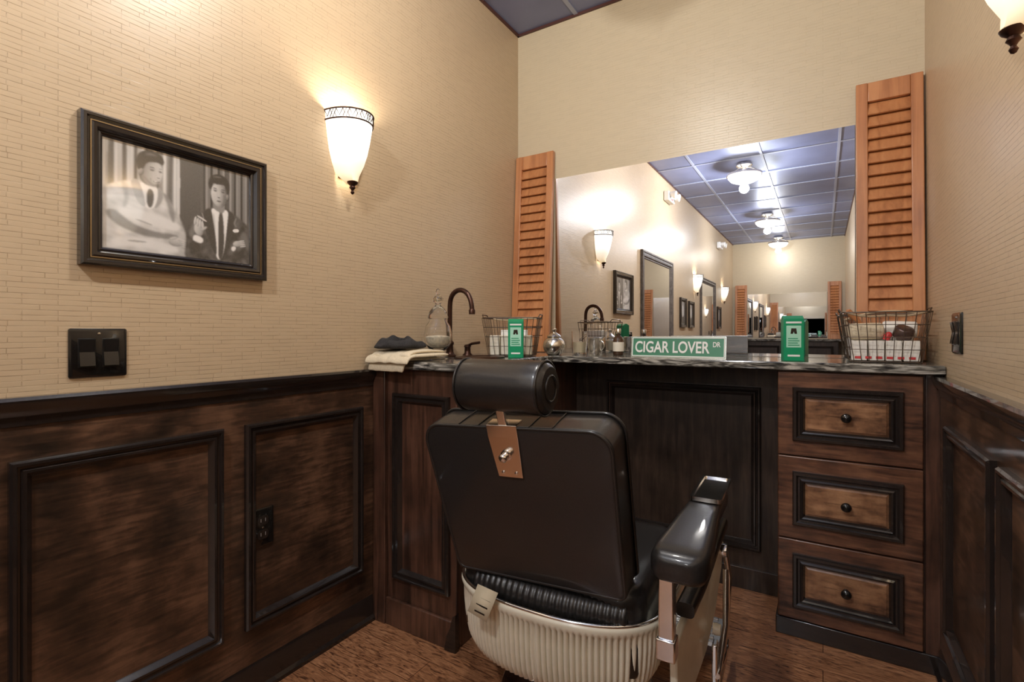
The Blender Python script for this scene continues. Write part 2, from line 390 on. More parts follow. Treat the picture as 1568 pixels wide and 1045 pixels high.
def E_(cx,cy,rx,ry,v,rot=0,lx=-.5,ly=.5,k=.25,soft=1,a=1):
    c,s=math.cos(rot),math.sin(rot)
    p=((uu-cx)*c+(vv-cy)*s)/rx; q=(-(uu-cx)*s+(vv-cy)*c)/ry
    d=p*p+q*q; m=blur((d<1).astype(float),soft)
    put(m*a,np.clip(v+k*(p*lx+q*ly)-k*.4*np.clip(d,0,1)**2,.01,1))
put(((uu<.46)&(vv>.12)).astype(float),np.clip(.36+.22*np.sin(uu*88+np.sin(vv*3)*.5)+.10*np.sin(uu*190)+.05*noise(6,2,1),.03,.85))
put((uu>.62).astype(float),np.clip(.15+.11*np.sin(uu*105+np.sin(vv*2)*.6)+.05*np.sin(uu*240),.02,.5))
put(((uu>.46)&(uu<.62)).astype(float),.05+.05*vv)
P_([(.45,.30),(.472,.30),(.475,1.02),(.452,1.02)],.62)
P_([(.03,.2),(.055,.2),(.06,1.02),(.03,1.02)],.08,2); P_([(.12,.5),(.14,.5),(.14,1.02),(.118,1.02)],.07,2); P_([(.395,.5),(.415,.5),(.42,1.02),(.40,1.02)],.10,2)
J=[(-.1,-.1),(-.1,.46),(.02,.57),(.12,.64),(.20,.68),(.30,.66),(.385,.58),(.45,.44),(.50,.30),(.53,.14),(.50,-.1)]
P_(J,.60,2); jm=pmask(J,2)
img=img+jm*(.10*noise(5,9,3)+.05*noise(12,18,4)-.18*np.clip((uu-.36)/.15,0,1))
P_([(.0,.33),(.08,.22),(.22,.155),(.40,.15),(.47,.19),(.45,.215),(.30,.21),(.16,.26),(.07,.38)],.16,2,.85)
P_([(.06,.36),(.16,.29),(.32,.26),(.46,.24),(.49,.31),(.40,.36),(.22,.41)],.78,3,.8)
P_([(.05,.10),(.16,.14),(.32,.13),(.46,.09),(.47,.02),(.20,.05),(.05,.02)],.76,3,.8)
P_([(.18,.30),(.20,.31),(.30,.275),(.29,.262)],.30,1,.8); P_([(.12,.09),(.20,.11),(.28,.10),(.20,.085)],.28,1,.8)
P_([(.35,.62),(.385,.52),(.415,.34),(.44,.32),(.435,.46),(.40,.58)],.20,2,.8)
P_([(.10,.64),(.13,.50),(.11,.40),(.135,.40),(.155,.50),(.14,.64)],.28,2,.7)
P_([(.205,.68),(.335,.66),(.33,.48),(.27,.40),(.215,.50)],.84,1)
P_([(.262,.62),(.303,.61),(.302,.48),(.278,.42),(.255,.48)],.09,1)
P_([(.155,.67),(.215,.69),(.262,.42),(.205,.46),(.18,.55)],.40,1); P_([(.325,.67),(.37,.60),(.345,.48),(.30,.42),(.33,.54)],.34,1)
P_([(.225,.66),(.325,.63),(.328,.73),(.228,.75)],.24,2)
E_(.285,.775,.072,.128,.44,-.18,.75,.15,.36)
P_([(.305,.69),(.345,.685),(.352,.74),(.345,.80),(.355,.845),(.30,.85),(.30,.75)],.50,2,.7)
E_(.222,.765,.017,.036,.27,-.1)
P_([(.205,.765),(.190,.86),(.210,.945),(.27,.99),(.345,.975),(.372,.915),(.362,.865),(.335,.885),(.30,.88),(.262,.865),(.245,.82),(.238,.79),(.225,.80)],.035,1)
P_([(.235,.93),(.28,.965),(.335,.945),(.29,.945)],.20,2,.8)
P_([(.268,.822),(.292,.834),(.312,.824),(.292,.825)],.04,0); P_([(.330,.826),(.346,.834),(.360,.826),(.346,.826)],.04,0)
E_(.292,.800,.014,.008,.06,0,k=.02); E_(.344,.800,.011,.008,.06,0,k=.02); E_(.292,.812,.022,.010,.20,0,k=.02,a=.5)
P_([(.322,.81),(.330,.80),(.349,.745),(.340,.735),(.322,.738),(.318,.75)],.56,1,.8); P_([(.322,.742),(.345,.740),(.338,.733),(.324,.734)],.14,0)
P_([(.292,.700),(.318,.700),(.346,.706),(.336,.692),(.312,.686)],.10,0); P_([(.300,.699),(.336,.701),(.328,.694),(.306,.693)],.70,0)
P_([(.232,.74),(.245,.70),(.285,.655),(.318,.650),(.285,.675),(.255,.71)],.16,2,.8)
P_([(.275,.735),(.287,.715),(.286,.690),(.279,.70)],.22,1,.7)
E_(.452,.14,.055,.042,.46,.3,.3,.6,.25)
for i in range(4): E_(.490+.008*i,.160-.022*i,.030,.0105,.50,-.25,0,.7,.22)
E_(.430,.175,.030,.012,.50,.5,0,.6,.2)
S=[(.50,-.1),(.515,.24),(.555,.40),(.63,.505),(.71,.57),(.80,.585),(.90,.52),(.985,.43),(1.1,.38),(1.1,-.1)]
P_(S,.055,2); sm=pmask(S,2)
img=img+sm*np.clip(.05*noise(6,7,8)+.03*noise(14,12,9),-.03,.15)
P_([(.525,.24),(.565,.37),(.635,.47),(.62,.38),(.58,.26),(.56,.20)],.19,3,.8)
P_([(.90,.12),(.93,.36),(.985,.35),(.995,.10),(.96,.25)],.16,3,.8)
P_([(.845,.34),(.87,.44),(.93,.47),(.90,.38)],.13,3,.8)
P_([(.693,.560),(.755,.545),(.828,.572),(.832,.44),(.785,.02),(.728,.02),(.705,.44)],.82,1)
P_([(.70,.50),(.72,.20),(.735,.20),(.725,.50)],.45,1,.6)
P_([(.752,.53),(.788,.53),(.800,.20),(.782,.02),(.750,.02),(.748,.20)],.045,1)
P_([(.755,.55),(.788,.55),(.782,.51),(.760,.51)],.12,1)
P_([(.690,.565),(.635,.49),(.655,.41),(.632,.38),(.733,.02),(.742,.14),(.712,.44)],.035,1)
P_([(.832,.578),(.888,.50),(.862,.43),(.888,.39),(.798,.02),(.800,.14),(.822,.44)],.035,1)
P_([(.632,.49),(.650,.415),(.632,.385),(.624,.40),(.638,.42),(.622,.48)],.20,0); P_([(.888,.50),(.868,.43),(.892,.39),(.90,.40),(.882,.43),(.898,.49)],.18,0)
P_([(.715,.60),(.802,.60),(.80,.53),(.755,.52),(.715,.55)],.24,1)
E_(.757,.705,.062,.128,.44,.04,-.8,.2,.34)
P_([(.70,.72),(.705,.64),(.73,.60),(.755,.60),(.75,.66),(.735,.70)],.50,2,.5)
E_(.822,.70,.012,.034,.22,0)
P_([(.688,.735),(.672,.80),(.686,.88),(.735,.93),(.80,.925),(.842,.86),(.836,.74),(.820,.725),(.815,.79),(.795,.828),(.745,.815),(.71,.822),(.700,.79)],.025,1)
P_([(.70,.88),(.745,.908),(.79,.895),(.745,.892)],.16,1,.8)
P_([(.705,.768),(.727,.778),(.745,.766),(.727,.768)],.03,0); P_([(.768,.766),(.788,.778),(.806,.768),(.788,.769)],.03,0)
E_(.727,.745,.013,.008,.05,0,k=.02); E_(.786,.745,.013,.008,.05,0,k=.02); E_(.727,.757,.020,.009,.18,0,k=.02,a=.5); E_(.786,.757,.020,.009,.16,0,k=.02,a=.5)
P_([(.748,.75),(.762,.75),(.768,.69),(.755,.675),(.741,.684)],.52,1,.7); P_([(.742,.684),(.768,.683),(.760,.674),(.748,.674)],.10,0)
P_([(.732,.640),(.755,.648),(.782,.640),(.755,.630)],.10,0)
P_([(.79,.74),(.818,.68),(.80,.61),(.765,.585),(.785,.63),(.79,.68)],.14,2,.8)
P_([(.555,.18),(.625,.155),(.645,.215),(.575,.255)],.82,1)
P_([(.52,.10),(.60,.04),(.63,.15),(.55,.19)],.03,2)
E_(.605,.300,.033,.064,.46,.15,-.5,.4,.28)
for i in range(4): E_(.580+.018*i,.388-.012*i,.0095,.046,.52,-.10+.06*i,-.6,.3,.25,0)
E_(.642,.320,.011,.034,.46,-.7,-.4,.3,.2)
P_([(.588,.440),(.600,.450),(.668,.405),(.660,.392)],.62,0)
P_([(.862,.365),(.912,.382),(.915,.342),(.868,.332)],.78,0)
P_([(.845,.15),(.872,.19),(.895,.165),(.87,.12)],.80,1)
E_(.905,.215,.042,.030,.46,.5,-.3,.5,.28)
for i in range(4): E_(.935+.004*i,.250-.019*i,.027,.0085,.50,.35,0,.6,.25,0)
img=blur(img,1)*.5+img*.5
img=np.clip(img+rng.normal(0,.010,img.shape)+.01,.008,.9)
iu0,iv0,iw,ih=.046,.046,W-.092,H-.092
me=bpy.data.meshes.new('photo_print')
xs=iu0+np.arange(NX)/(NX-1)*iw; ys=iv0+np.arange(NY)/(NY-1)*ih
gx,gy=np.meshgrid(xs,ys)
co=np.stack([np.full(gx.size,.0048),gx.ravel(),gy.ravel()],1)
idx=np.arange(NX*NY).reshape(NY,NX)
q=np.stack([idx[:-1,:-1].ravel(),idx[:-1,1:].ravel(),idx[1:,1:].ravel(),idx[1:,:-1].ravel()],1)
me.from_pydata(co.tolist(),[],q.tolist()); me.update()
ca=me.color_attributes.new('print','FLOAT_COLOR','POINT')
g_=img.ravel(); buf=np.stack([g_,g_*.97,g_*.93,np.ones_like(g_)],1).astype(np.float32).ravel()
ca.data.foreach_set('color',buf)
pm,nt,b=newmat('glossy_photo_print'); at=nt.nodes.new('ShaderNodeAttribute'); at.attribute_name='print'
L(nt,at.outputs['Color'],b.inputs['Base Color']); b.inputs['Roughness'].default_value=.3; b.inputs['Coat Weight'].default_value=1; b.inputs['Coat Roughness'].default_value=.04; b.inputs['Coat IOR'].default_value=1.9
me.materials.append(pm); o=bpy.data.objects.new('photo_print',me); bpy.context.collection.objects.link(o); o.parent=pf
wf=simple('weathered_frame',(.11,.09,.075),.5,var=.4,vscale=30)
def small_frame(y0,z0,w,h,kind='pic'):
    g=group('picture_frame' if kind=='pic' else 'framed_wall_mirror',(XL,y0,z0))
    fp=FP if kind=='pic' else [(d*1.7,hh) for d,hh in FP]
    frame('frame_moulding',(0,0,0),(0,1,0),(0,0,1),(0,0,w,h),fp,M['mold'] if kind=='pic' else wf,g)
    box('insert',(.0005,.02,.02),(.006,w-.02,h-.02),G(.3) if kind=='pic' else M['mirror'],g,bevel=0)
    if kind=='pic':
        ell2=[(.0075,w*.5+w*.16*math.cos(t),h*.55+h*.2*math.sin(t)) for t in [2*math.pi*i/20 for i in range(20)]]
        mk('portrait',ell2,[tuple(range(20))],G(.62),g,smooth=0)
        mk('portrait_coat',[(.0073,w*.2,h*.14),(.0073,w*.8,h*.14),(.0073,w*.72,h*.4),(.0073,w*.28,h*.4)],[(0,1,2,3)],G(.05),g,smooth=0)
small_frame(-.95,.955,1.13,.915,'m')
small_frame(-1.62,1.15,.30,.36)
small_frame(-2.05,1.15,.28,.34)
small_frame(-3.6,.955,1.1,.915,'m')
small_frame(-4.1,1.15,.30,.36)
# ------------------------------------------------------------------ electrical plates
def plate(name,loc,rz,w,h,kind):
    g=group(name,loc,(0,0,rz))
    loft('plate',[[(.0003,x,z) for x,z in rrect(w/2,h/2,.004,3)],[(.004,x,z) for x,z in rrect(w/2,h/2,.004,3)],[(.0065,x,z) for x,z in rrect(w/2-.004,h/2-.004,.004,3)]],M['blackmetal'],g,smooth=30)
    if kind=='switch':
        for k,s in enumerate((-1,1)):
            c=s*.023
            box('switch_well_%d'%k,(.006,c-.017,-.034),(.0075,c+.017,.034),simple('well_black',(.008,.008,.008),.3),g,bevel=.001)
            mk('rocker_%d'%k,[(.0075,c-.0145,-.031),(.0075,c+.0145,-.031),(.0135,c+.0145,-.030),(.0135,c-.0145,-.030),(.0085,c-.0145,.002),(.0085,c+.0145,.002),(.0135,c-.0145,.031),(.0135,c+.0145,.031),(.0075,c-.0145,.031),(.0075,c+.0145,.031)],
               [(3,2,5,4),(4,5,7,6),(6,7,9,8),(0,1,2,3),(0,3,4,6,8),(1,9,7,5,2)],simple('rocker_grey',(.03,.028,.026),.2,metal=.5,coat=.5),g,smooth=0)
    else:
        for k,s in enumerate((-1,1)):
            cz=s*.021
            loft('receptacle_%d'%k,[[(.006,x,z+cz) for x,z in rrect(.017,.014,.009,5)],[(.009,x,z+cz) for x,z in rrect(.017,.014,.009,5)]],M['mold'],g)
            boxes('slots_%d'%k,[((.009,-.008,cz-.004),(.0093,-.0062,cz+.006)),((.009,.0062,cz-.004),(.0093,.008,cz+.006))],G(.3),g,bevel=0)
    lathe('screws',[(0,0),(.003,0),(.003,.001),(0,.0015)],M['steel'],g,loc=(.0065,0,0 if kind!='switch' else .045),rot=(0,math.radians(90),0),segs=12)
    return g
plate('light_switch_plate',(XL,.493,1.036),0,.112,.114,'switch')
plate('outlet_plate',(XL+.012,.893,.494),0,.072,.116,'outlet')
plate('light_switch_plate',(XR,1.865,1.082),math.pi,.112,.116,'switch')
# ------------------------------------------------------------------ barber chair
ch=group('barber_chair',(-.62,1.12,0),(0,0,math.radians(2.2)))
lathe('pedestal_base',[(0,0.0),(.23,0),(.235,.012),(.225,.022),(.15,.035),(.09,.05),(.06,.07),(.055,.24),(.07,.245),(.07,.26),(0,.26)],M['chrome'],ch,loc=(0,.28,0),segs=48)
box('seat_frame',(-.25,.03,.25),(.25,.50,.35),M['blackmetal'],ch,bevel=.02)
secs=[]
for (z,ins) in ((.350,.012),(.356,.003),(.375,0),(.43,0),(.455,.006),(.467,.02),(.471,.05)):
    secs.append([(x*(1),y+.265,z) for x,y in rrect(.262-ins,.245-ins,.06,6)])
loft('seat_cushion',secs,M['leather'],ch)
V=[];F=[];N=120;K=14
for i in range(N+1):
    x=-.20+.43*i/N; rr=.038+.0035*abs(math.sin(i*math.pi/5))
    if i in(0,N): rr=.018
    yo=.045-.02*(1-(x/.2)**2)
    for j in range(K):
        a=2*math.pi*j/K; V.append((x,yo+rr*math.cos(a),.398+rr*math.sin(a)))
for i in range(N):
    for j in range(K):
        a=i*K+j;b=i*K+(j+1)%K; F.append((a,b,b+K,a+K))
F.append(tuple(range(K))); F.append(tuple(range(N*K,N*K+K))[::-1])
mk('pleated_roll',V,F,M['leather'],ch,smooth=60)
# ribbed shell
path=[]
def sgnp(v,p): return math.copysign(abs(v)**p,v)
for i in range(14): path.append((-.285,.42-.26*i/14,0))
NA=640
for i in range(NA+1):
    t=math.pi+math.pi*i/NA
    path.append((.285*sgnp(math.cos(t),.8),.16-.19*abs(math.sin(t))**.8,1))
for i in range(1,15): path.append((.285,.16+.26*i/14,0))
V=[];F=[];acc=0
nor=[]
for i,p in enumerate(path):
    a=path[max(0,i-1)];b=path[min(len(path)-1,i+1)]
    dx,dy=b[0]-a[0],b[1]-a[1];l=math.hypot(dx,dy) or 1
    nor.append((dy/l,-dx/l))
levels=[(0,.008,0),(.05,.011,0),(.11,.007,0),(.15,0,1),(.35,-.001,1),(.6,-.005,1),(.8,-.012,1),(.93,-.024,1),(1,-.042,.2)]
for i,p in enumerate(path):
    if i: acc+=math.hypot(p[0]-path[i-1][0],p[1]-path[i-1][1])
    zt=.388; zb=.184+.045*min(1,max(0,(p[1]+.03)/.2))
    for (f,o_,rb) in levels:
        rib=.011*(abs(math.sin(acc*math.pi/.0150))-.6)*rb*p[2]
        d=o_+rib; V.append((p[0]+nor[i][0]*d,p[1]+nor[i][1]*d,zt+(zb-zt)*f))
K=len(levels)
for i in range(len(path)-1):
    for j in range(K-1):
        a=i*K+j; F.append((a,a+K,a+K+1,a+1))
mk('ribbed_shell',V,F,M['cream'],ch,smooth=80,solid=.004)
wires('shell_rim',[[(p[0]+nor[i][0]*.006,p[1]+nor[i][1]*.006,.390) for i,p in enumerate(path) if i%6==0]],.005,M['chrome'],ch)
# back rest
bk=group('backrest',(-.004,0,.442),(.262,-.052,0)); bk.parent=ch
HB=.432
def outline(ins,n=8):
    P=[]
    hb,ht,h=.240-ins,.258-ins,HB
    corners=[(ht,h-ins,.05),(-ht,h-ins,.05),(-hb,ins,.02),(hb,ins,.02)]
    for (cx,cz,r),a in zip(corners,[0,90,180,270]):
        sx=1 if cx>0 else -1; sz=-1 if cz<h/2 else 1
        for i in range(n+1):
            t=math.radians(a+90*i/n); P.append((cx-sx*r+r*math.cos(t),cz-sz*r+r*math.sin(t)))
    return P
secs=[[(x,y,z) for x,z in outline(i)] for y,i in ((0,.010),(.002,.004),(.006,.0),(.05,.0),(.095,.002),(.112,.012),(.122,.03),(.126,.06))]
loft('back_pad',secs,M['leather'],bk,smooth=30)
wires('rear_piping',[[(x,.003,z) for x,z in outline(.004)]],.0042,M['leather'],bk,cyc=True)
wires('front_piping',[[(x,.096,z) for x,z in outline(-.001)]],.004,M['leather'],bk,cyc=True)
wires('top_seams',[[(x,.004,HB+.001),(x,.05,HB+.0015),(x,.09,HB+.001)] for x in (-.14,-.08,.06,.12)],.0014,M['leather'],bk)
bx=-.010
mk('headrest_bracket',[(x+bx,y,z+.006) for x,y,z in [(-.044,-.005,.400),(.040,-.005,.400),(.034,-.005,.295),(-.034,-.005,.295),(-.044,0,.400),(.040,0,.400),(.034,0,.295),(-.034,0,.295),
     (-.044,-.004,.431),(.040,-.004,.431),(-.044,.03,.433),(.040,.03,.433),(-.044,.03,.4285),(.040,.03,.4285)]],
   [(3,2,1,0),(4,5,6,7),(0,1,9,8),(8,9,11,10),(2,3,7,6),(1,2,6,5),(3,0,4,7),(1,5,13,11,9),(0,8,10,12,4),(10,11,13,12),(4,12,13,5)],M['copper'],bk,smooth=0,bevel=.0015)
lathe('bracket_knob',[(.014,0),(.014,.004),(.010,.006),(.009,.012),(.011,.014),(.011,.020),(.007,.024),(0,.025)],M['chrome'],bk,loc=(bx,-.005,.361),rot=(math.radians(90),0,0),segs=20)
lathe('bracket_screws',[(0,0),(.004,0),(.004,.002),(0,.003)],M['chrome'],bk,loc=(bx-.018,-.005,.314),rot=(math.radians(90),0,0),segs=12)
lathe('bracket_screw_b',[(0,0),(.004,0),(.004,.002),(0,.003)],M['chrome'],bk,loc=(bx+.018,-.005,.314),rot=(math.radians(90),0,0),segs=12)
box('headrest_post',(bx-.012,-.001,.40),(bx+.012,.012,.50),M['chrome'],bk,bevel=.003)
def hr(x):
    e=min(1,(.122-abs(x))/.022); return .064*(1-(1-max(0,e))**2*.22)
V=[];F=[];xs=[-.122,-.120,-.115,-.108,-.10,-.06,0,.06,.10,.108,.115,.120,.122];K=40
for x in xs:
    rr=hr(x)
    for j in range(K):
        a=2*math.pi*j/K; V.append((x,rr*math.cos(a)*.93,rr*math.sin(a)))
for i in range(len(xs)-1):
    for j in range(K):
        a=i*K+j;b=i*K+(j+1)%K; F.append((a,b,b+K,a+K))
F.append(tuple(range(K))); F.append(tuple(range((len(xs)-1)*K,len(xs)*K))[::-1])
HL=(-.036,-.10,.955)
mk('headrest_roll',V,F,M['leather'],ch,smooth=40,loc=HL)
circ=lambda x,r:[(x,r*math.cos(2*math.pi*i/32)*.93,r*math.sin(2*math.pi*i/32)) for i in range(32)]
wires('headrest_piping',[circ(.110,.064),circ(-.110,.064),circ(.123,.030)],.0028,M['leather'],ch,cyc=True,loc=HL)
# arms
for sname,s in (('right',1),('left',-1)):
    X=.345 if s>0 else -.295
    y0=.0 if s>0 else .14
    wk=1 if s>0 else .75
    secs=[]
    for (y,zc,hw,hh) in ((-.010,.557,.032,.018),(-.004,.558,.048,.028),(.012,.560,.060,.034),(.05,.564,.063,.036),(.12,.574,.058,.034),(.20,.590,.050,.031),(.28,.603,.042,.027),(.40,.607,.040,.024),(.43,.607,.036,.022)):
        yy=y0+y*(.43-y0)/.43
        secs.append([(X+.02*s*(y/.4)+x,yy,zc+z) for x,z in rrect(hw*wk,hh,min(hw*wk,hh)*.6,5)])
    loft('arm_pad_'+sname,secs,M['leather'],ch,smooth=50)
    xo=X+.019*s
    tw=.040*wk
    loft('arm_tray_'+sname,[[(xo+x,y+.385,.632) for x,y in rrect(tw,.115,.008,4)],[(xo+x,y+.385,.643) for x,y in rrect(tw,.115,.008,4)],[(xo+x,y+.385,.643) for x,y in rrect(tw-.007,.108,.006,4)],[(xo+x,y+.385,.638) for x,y in rrect(tw-.009,.106,.006,4)]],M['chrome'],ch,smooth=30)
    ys=.03 if s>0 else .16
    Xs=X-.030*s
    boxes('arm_support_'+sname,[((Xs-.018,ys,.34),(Xs+.018,ys+.030,.53)),((Xs-.022,ys-.006,.33),(Xs+.022,ys+.036,.38)),((X-.012,.30,.30),(X+.014,.33,.59))],M['chrome'],ch,bevel=.004)
    ya=.07 if s>0 else .18
    F0=.055*s if s>0 else 0
    prof=((ya,.34),(ya+.05,.37),(.24,.40),(.36,.45),(.44,.485),(.465,.46),(.44,.39),(.38,.29),(.30,.22),(.20,.18),(ya+.01,.19))
    loft('side_apron_'+sname,[[(X-.02*s+F0*((y-ya)/.38)+d,y,z) for y,z in prof] for d in (-.012,.006)],M['cream'],ch,smooth=30,bevel=.005)
    loft('side_bolster_'+sname,[[(X-.022*s+F0*(y/.45)+a,y,z_+b_) for a,b_ in rrect(.022,.018,.012,4)] for y,z_ in ((ya+.06,.405),(.24,.43),(.36,.485),(.45,.52))],M['leather'],ch,smooth=50)
    xx=X-.02*s+F0
    if s>0:
        wires('footrest_strut_'+sname,[[(xx+.010,.45,.46),(xx+.022,.47,.36),(xx+.016,.45,.22),(xx,.50,.10)],[(xx+.018,.42,.40),(xx+.022,.38,.26),(xx+.006,.33,.12)],[(xx+.010,.30,.16),(xx+.008,.46,.12),(xx,.62,.08)]],.008,M['chrome'],ch)
        boxes('linkage_'+sname,[((xx-.004,.30,.11),(xx+.010,.335,.24)),((xx-.01,.24,.085),(xx+.012,.56,.105))],M['chrome'],ch,bevel=.004)
    else:
        wires('footrest_strut_'+sname,[[(X,.40,.44),(X+.02,.44,.33),(X+.02,.52,.13),(X+.02,.60,.08)]],.009,M['chrome'],ch)
    lathe('hinge_boss_'+sname,[(0,-.010),(.018,-.010),(.020,0),(.018,.010),(0,.010)],M['chrome'],ch,loc=(xx+.010*s,.43,.45),rot=(0,math.radians(90),0),segs=20)
    lathe('hinge_boss_b_'+sname,[(0,-.010),(.014,-.010),(.016,0),(.014,.010),(0,.010)],M['cream'],ch,loc=(xx+.006*s,.33,.27),rot=(0,math.radians(90),0),segs=20)
boxes('footrest_plate',[((-.27,.58,.07),(.36,.74,.085))]+[((-.25,.60+i*.03,.085),(.34,.612+i*.03,.090)) for i in range(5)],M['chrome'],ch,bevel=.002)
mk('paper_tag',[(-.150,-.045,.425),(-.085,-.05,.42),(-.105,-.075,.352),(-.165,-.07,.362)],[(0,1,2,3)],simple('tag_paper',(.62,.52,.36),.7),ch,solid=.0008)
mk('tag_lines',[(-.142+.003*k-.004*k,-.0492-.0065*k,.413-.0140*k) if c==0 else ((-.098-.005*k,-.0530-.0060*k,.410-.0140*k) if c==1 else ((-.098-.005*k,-.0535-.0060*k,.406-.0140*k) if c==2 else (-.142-.001*k,-.0497-.0065*k,.409-.0140*k))) for k in range(4) for c in range(4)],[(4*k,4*k+1,4*k+2,4*k+3) for k in range(4)],M['mold'],ch,smooth=0)
# ------------------------------------------------------------------ towels
def sheet(name,sec,x0,x1,th,mat,parent,amp,seed,nx=26):
    rnd=random.Random(seed); ph=[rnd.uniform(0,6) for _ in range(4)]
    V=[];F=[];n=len(sec)
    for i in range(nx+1):
        u=i/nx; x=x0+(x1-x0)*u
        for j,(y,z) in enumerate(sec):
            w=amp*(math.sin(u*9+ph[0]+j*.4)+.6*math.sin(u*17+ph[1]-j*.3))
            V.append((x+.006*math.sin(j*.8+ph[2]),y-abs(w)*.6,z+abs(w)*.7))
    for i in range(nx):
        for j in range(n-1):
            a=i*n+j; F.append((a,a+1,a+n+1,a+n))
    o=mk(name,V,F,mat,parent,smooth=80)
    s=o.modifiers.new('solid','SOLIDIFY'); s.thickness=th; s.offset=-1
    s=o.modifiers.new('sub','SUBSURF'); s.levels=1; s.render_levels=2
    return o
tg=group('cream_towel',(-1.345,1.40,CT+.0015),(0,0,math.radians(-3)))
sheet('lower_fold',[(.10,.001),(.06,.001),(.02,.001),(-.03,.001),(-.070,.001),(-.085,.0),(-.093,-.018),(-.094,-.040)],-.085,.10,-.009,M['towelc'],tg,.002,1)
sheet('upper_fold',[(.10,.012),(.06,.013),(.02,.013),(-.04,.013),(-.082,.013),(-.098,.006),(-.105,-.012)],-.090,.135,-.010,M['towelc'],tg,.004,2)
sheet('top_fold',[(.09,.026),(.05,.028),(.0,.028),(-.05,.026),(-.078,.020),(-.090,.010)],-.08,.120,-.009,M['towelc'],tg,.004,3)
def heap(name,loc,rx,ry,hz,mat,seed,rz=0):
    rnd=random.Random(seed); V=[];F=[];NR=18;NT=52; ph=[rnd.uniform(0,6) for _ in range(6)]
    V.append((0,0,hz))
    for i in range(1,NR+1):
        f=i/NR
        for j in range(NT):
            t=2*math.pi*j/NT
            sq=(abs(math.cos(t))**4+abs(math.sin(t))**4)**-.25
            x=rx*f*sq*math.cos(t)*(1+.05*math.sin(3*t+ph[0])); y=ry*f*sq*math.sin(t)*(1+.06*math.sin(5*t+ph[1]))
            z=hz*(1-f**6)**.6 if f<1 else 0
            z*= 1+.22*math.sin(f*5+2*t+ph[2])+.16*math.sin(5*t+ph[3]+f*4)+.14*math.sin(x*110+ph[4]+y*50)
            V.append((x,y,max(0,z)))
    for j in range(NT): F.append((0,1+j,1+(j+1)%NT))
    for i in range(NR-1):
        for j in range(NT):
            a=1+i*NT+j;b=1+i*NT+(j+1)%NT; F.append((a,a+NT,b+NT,b))
    F.append(tuple(1+(NR-1)*NT+j for j in range(NT))[::-1])
    return mk(name,V,F,mat,None,smooth=80,loc=loc,rot=(0,0,rz),subsurf=1)
heap('charcoal_towel',(-1.358,1.388,CT+.041),.089,.084,.036,M['towelk'],5,.05)
# ------------------------------------------------------------------ counter items
jar=group('apothecary_jar',(-1.335,1.580,CT+.0005))
lathe('jar_body',[(0,0),(.045,0),(.046,.005),(.020,.014),(.016,.024),(.036,.036),(.054,.06),(.057,.095),(.050,.13),(.036,.150),(.034,.160),(.031,.160),(.033,.150),(.047,.128),(.054,.095),(.051,.062),(.034,.040),(0,.034)],M['glass'],jar,segs=36)
lathe('jar_lid',[(.040,.161),(.042,.166),(.040,.172),(.034,.190),(.022,.205),(.012,.213),(.010,.220),(.020,.232),(.021,.242),(.012,.254),(.006,.262),(.009,.270),(.006,.280),(0,.284)],M['glass'],jar,segs=36)
lathe('jar_lid_knob_core',[(0,.232),(.012,.236),(.012,.244),(0,.250)],M['steel'],jar,segs=20)
lathe('jar_contents',[(0,.041),(.030,.043),(.046,.062),(.050,.085),(.040,.09),(0,.094)],simple('cotton_contents',(.80,.72,.55),.9,var=.2,vscale=90),jar,segs=30)
fa=group('gooseneck_faucet',(-1.362,1.69,CT+.0005))
lathe('faucet_base',[(0,0),(.026,0),(.027,.006),(.020,.012),(.016,.02),(.014,.05),(.018,.055),(.018,.062),(.012,.068),(0,.068)],M['bronze'],fa,segs=28)
pts=[(0,0,.06),(0,0,.15),(0,0,.22),(.004,0,.25),(.02,0,.275),(.05,0,.287),(.085,0,.278),(.108,0,.252),(.116,0,.225),(.118,0,.20)]
wires('spout',[pts],.0105,M['bronze'],fa,smooth=True,res=5)
lathe('spout_tip',[(0,-.018),(.013,-.018),(.014,-.002),(.011,.004),(0,.004)],M['bronze'],fa,loc=(.118,0,.198),segs=20)
lathe('handle_base',[(0,0),(.022,0),(.022,.006),(.014,.014),(.013,.038),(.017,.042),(.012,.050),(0,.052)],M['bronze'],fa,loc=(.02,.10,0),segs=24)
wires('handle_lever',[[(.02,.10,.045),(.045,.10,.055),(.085,.10,.060)]],.006,M['bronze'],fa)
sk=group('sink_basin',(-1.19,1.67,CT+.0005))
lathe('basin_rim',[(.070,.001),(.075,.006),(.085,.008),(.091,.005),(.092,0),(.070,0)],M['bronze'],sk,segs=48,sx=1,sy=1.35)
lathe('basin_bowl',[(.072,.0035),(.05,.0025),(0,.002)],M['bronze'],sk,segs=48,sy=1.35)
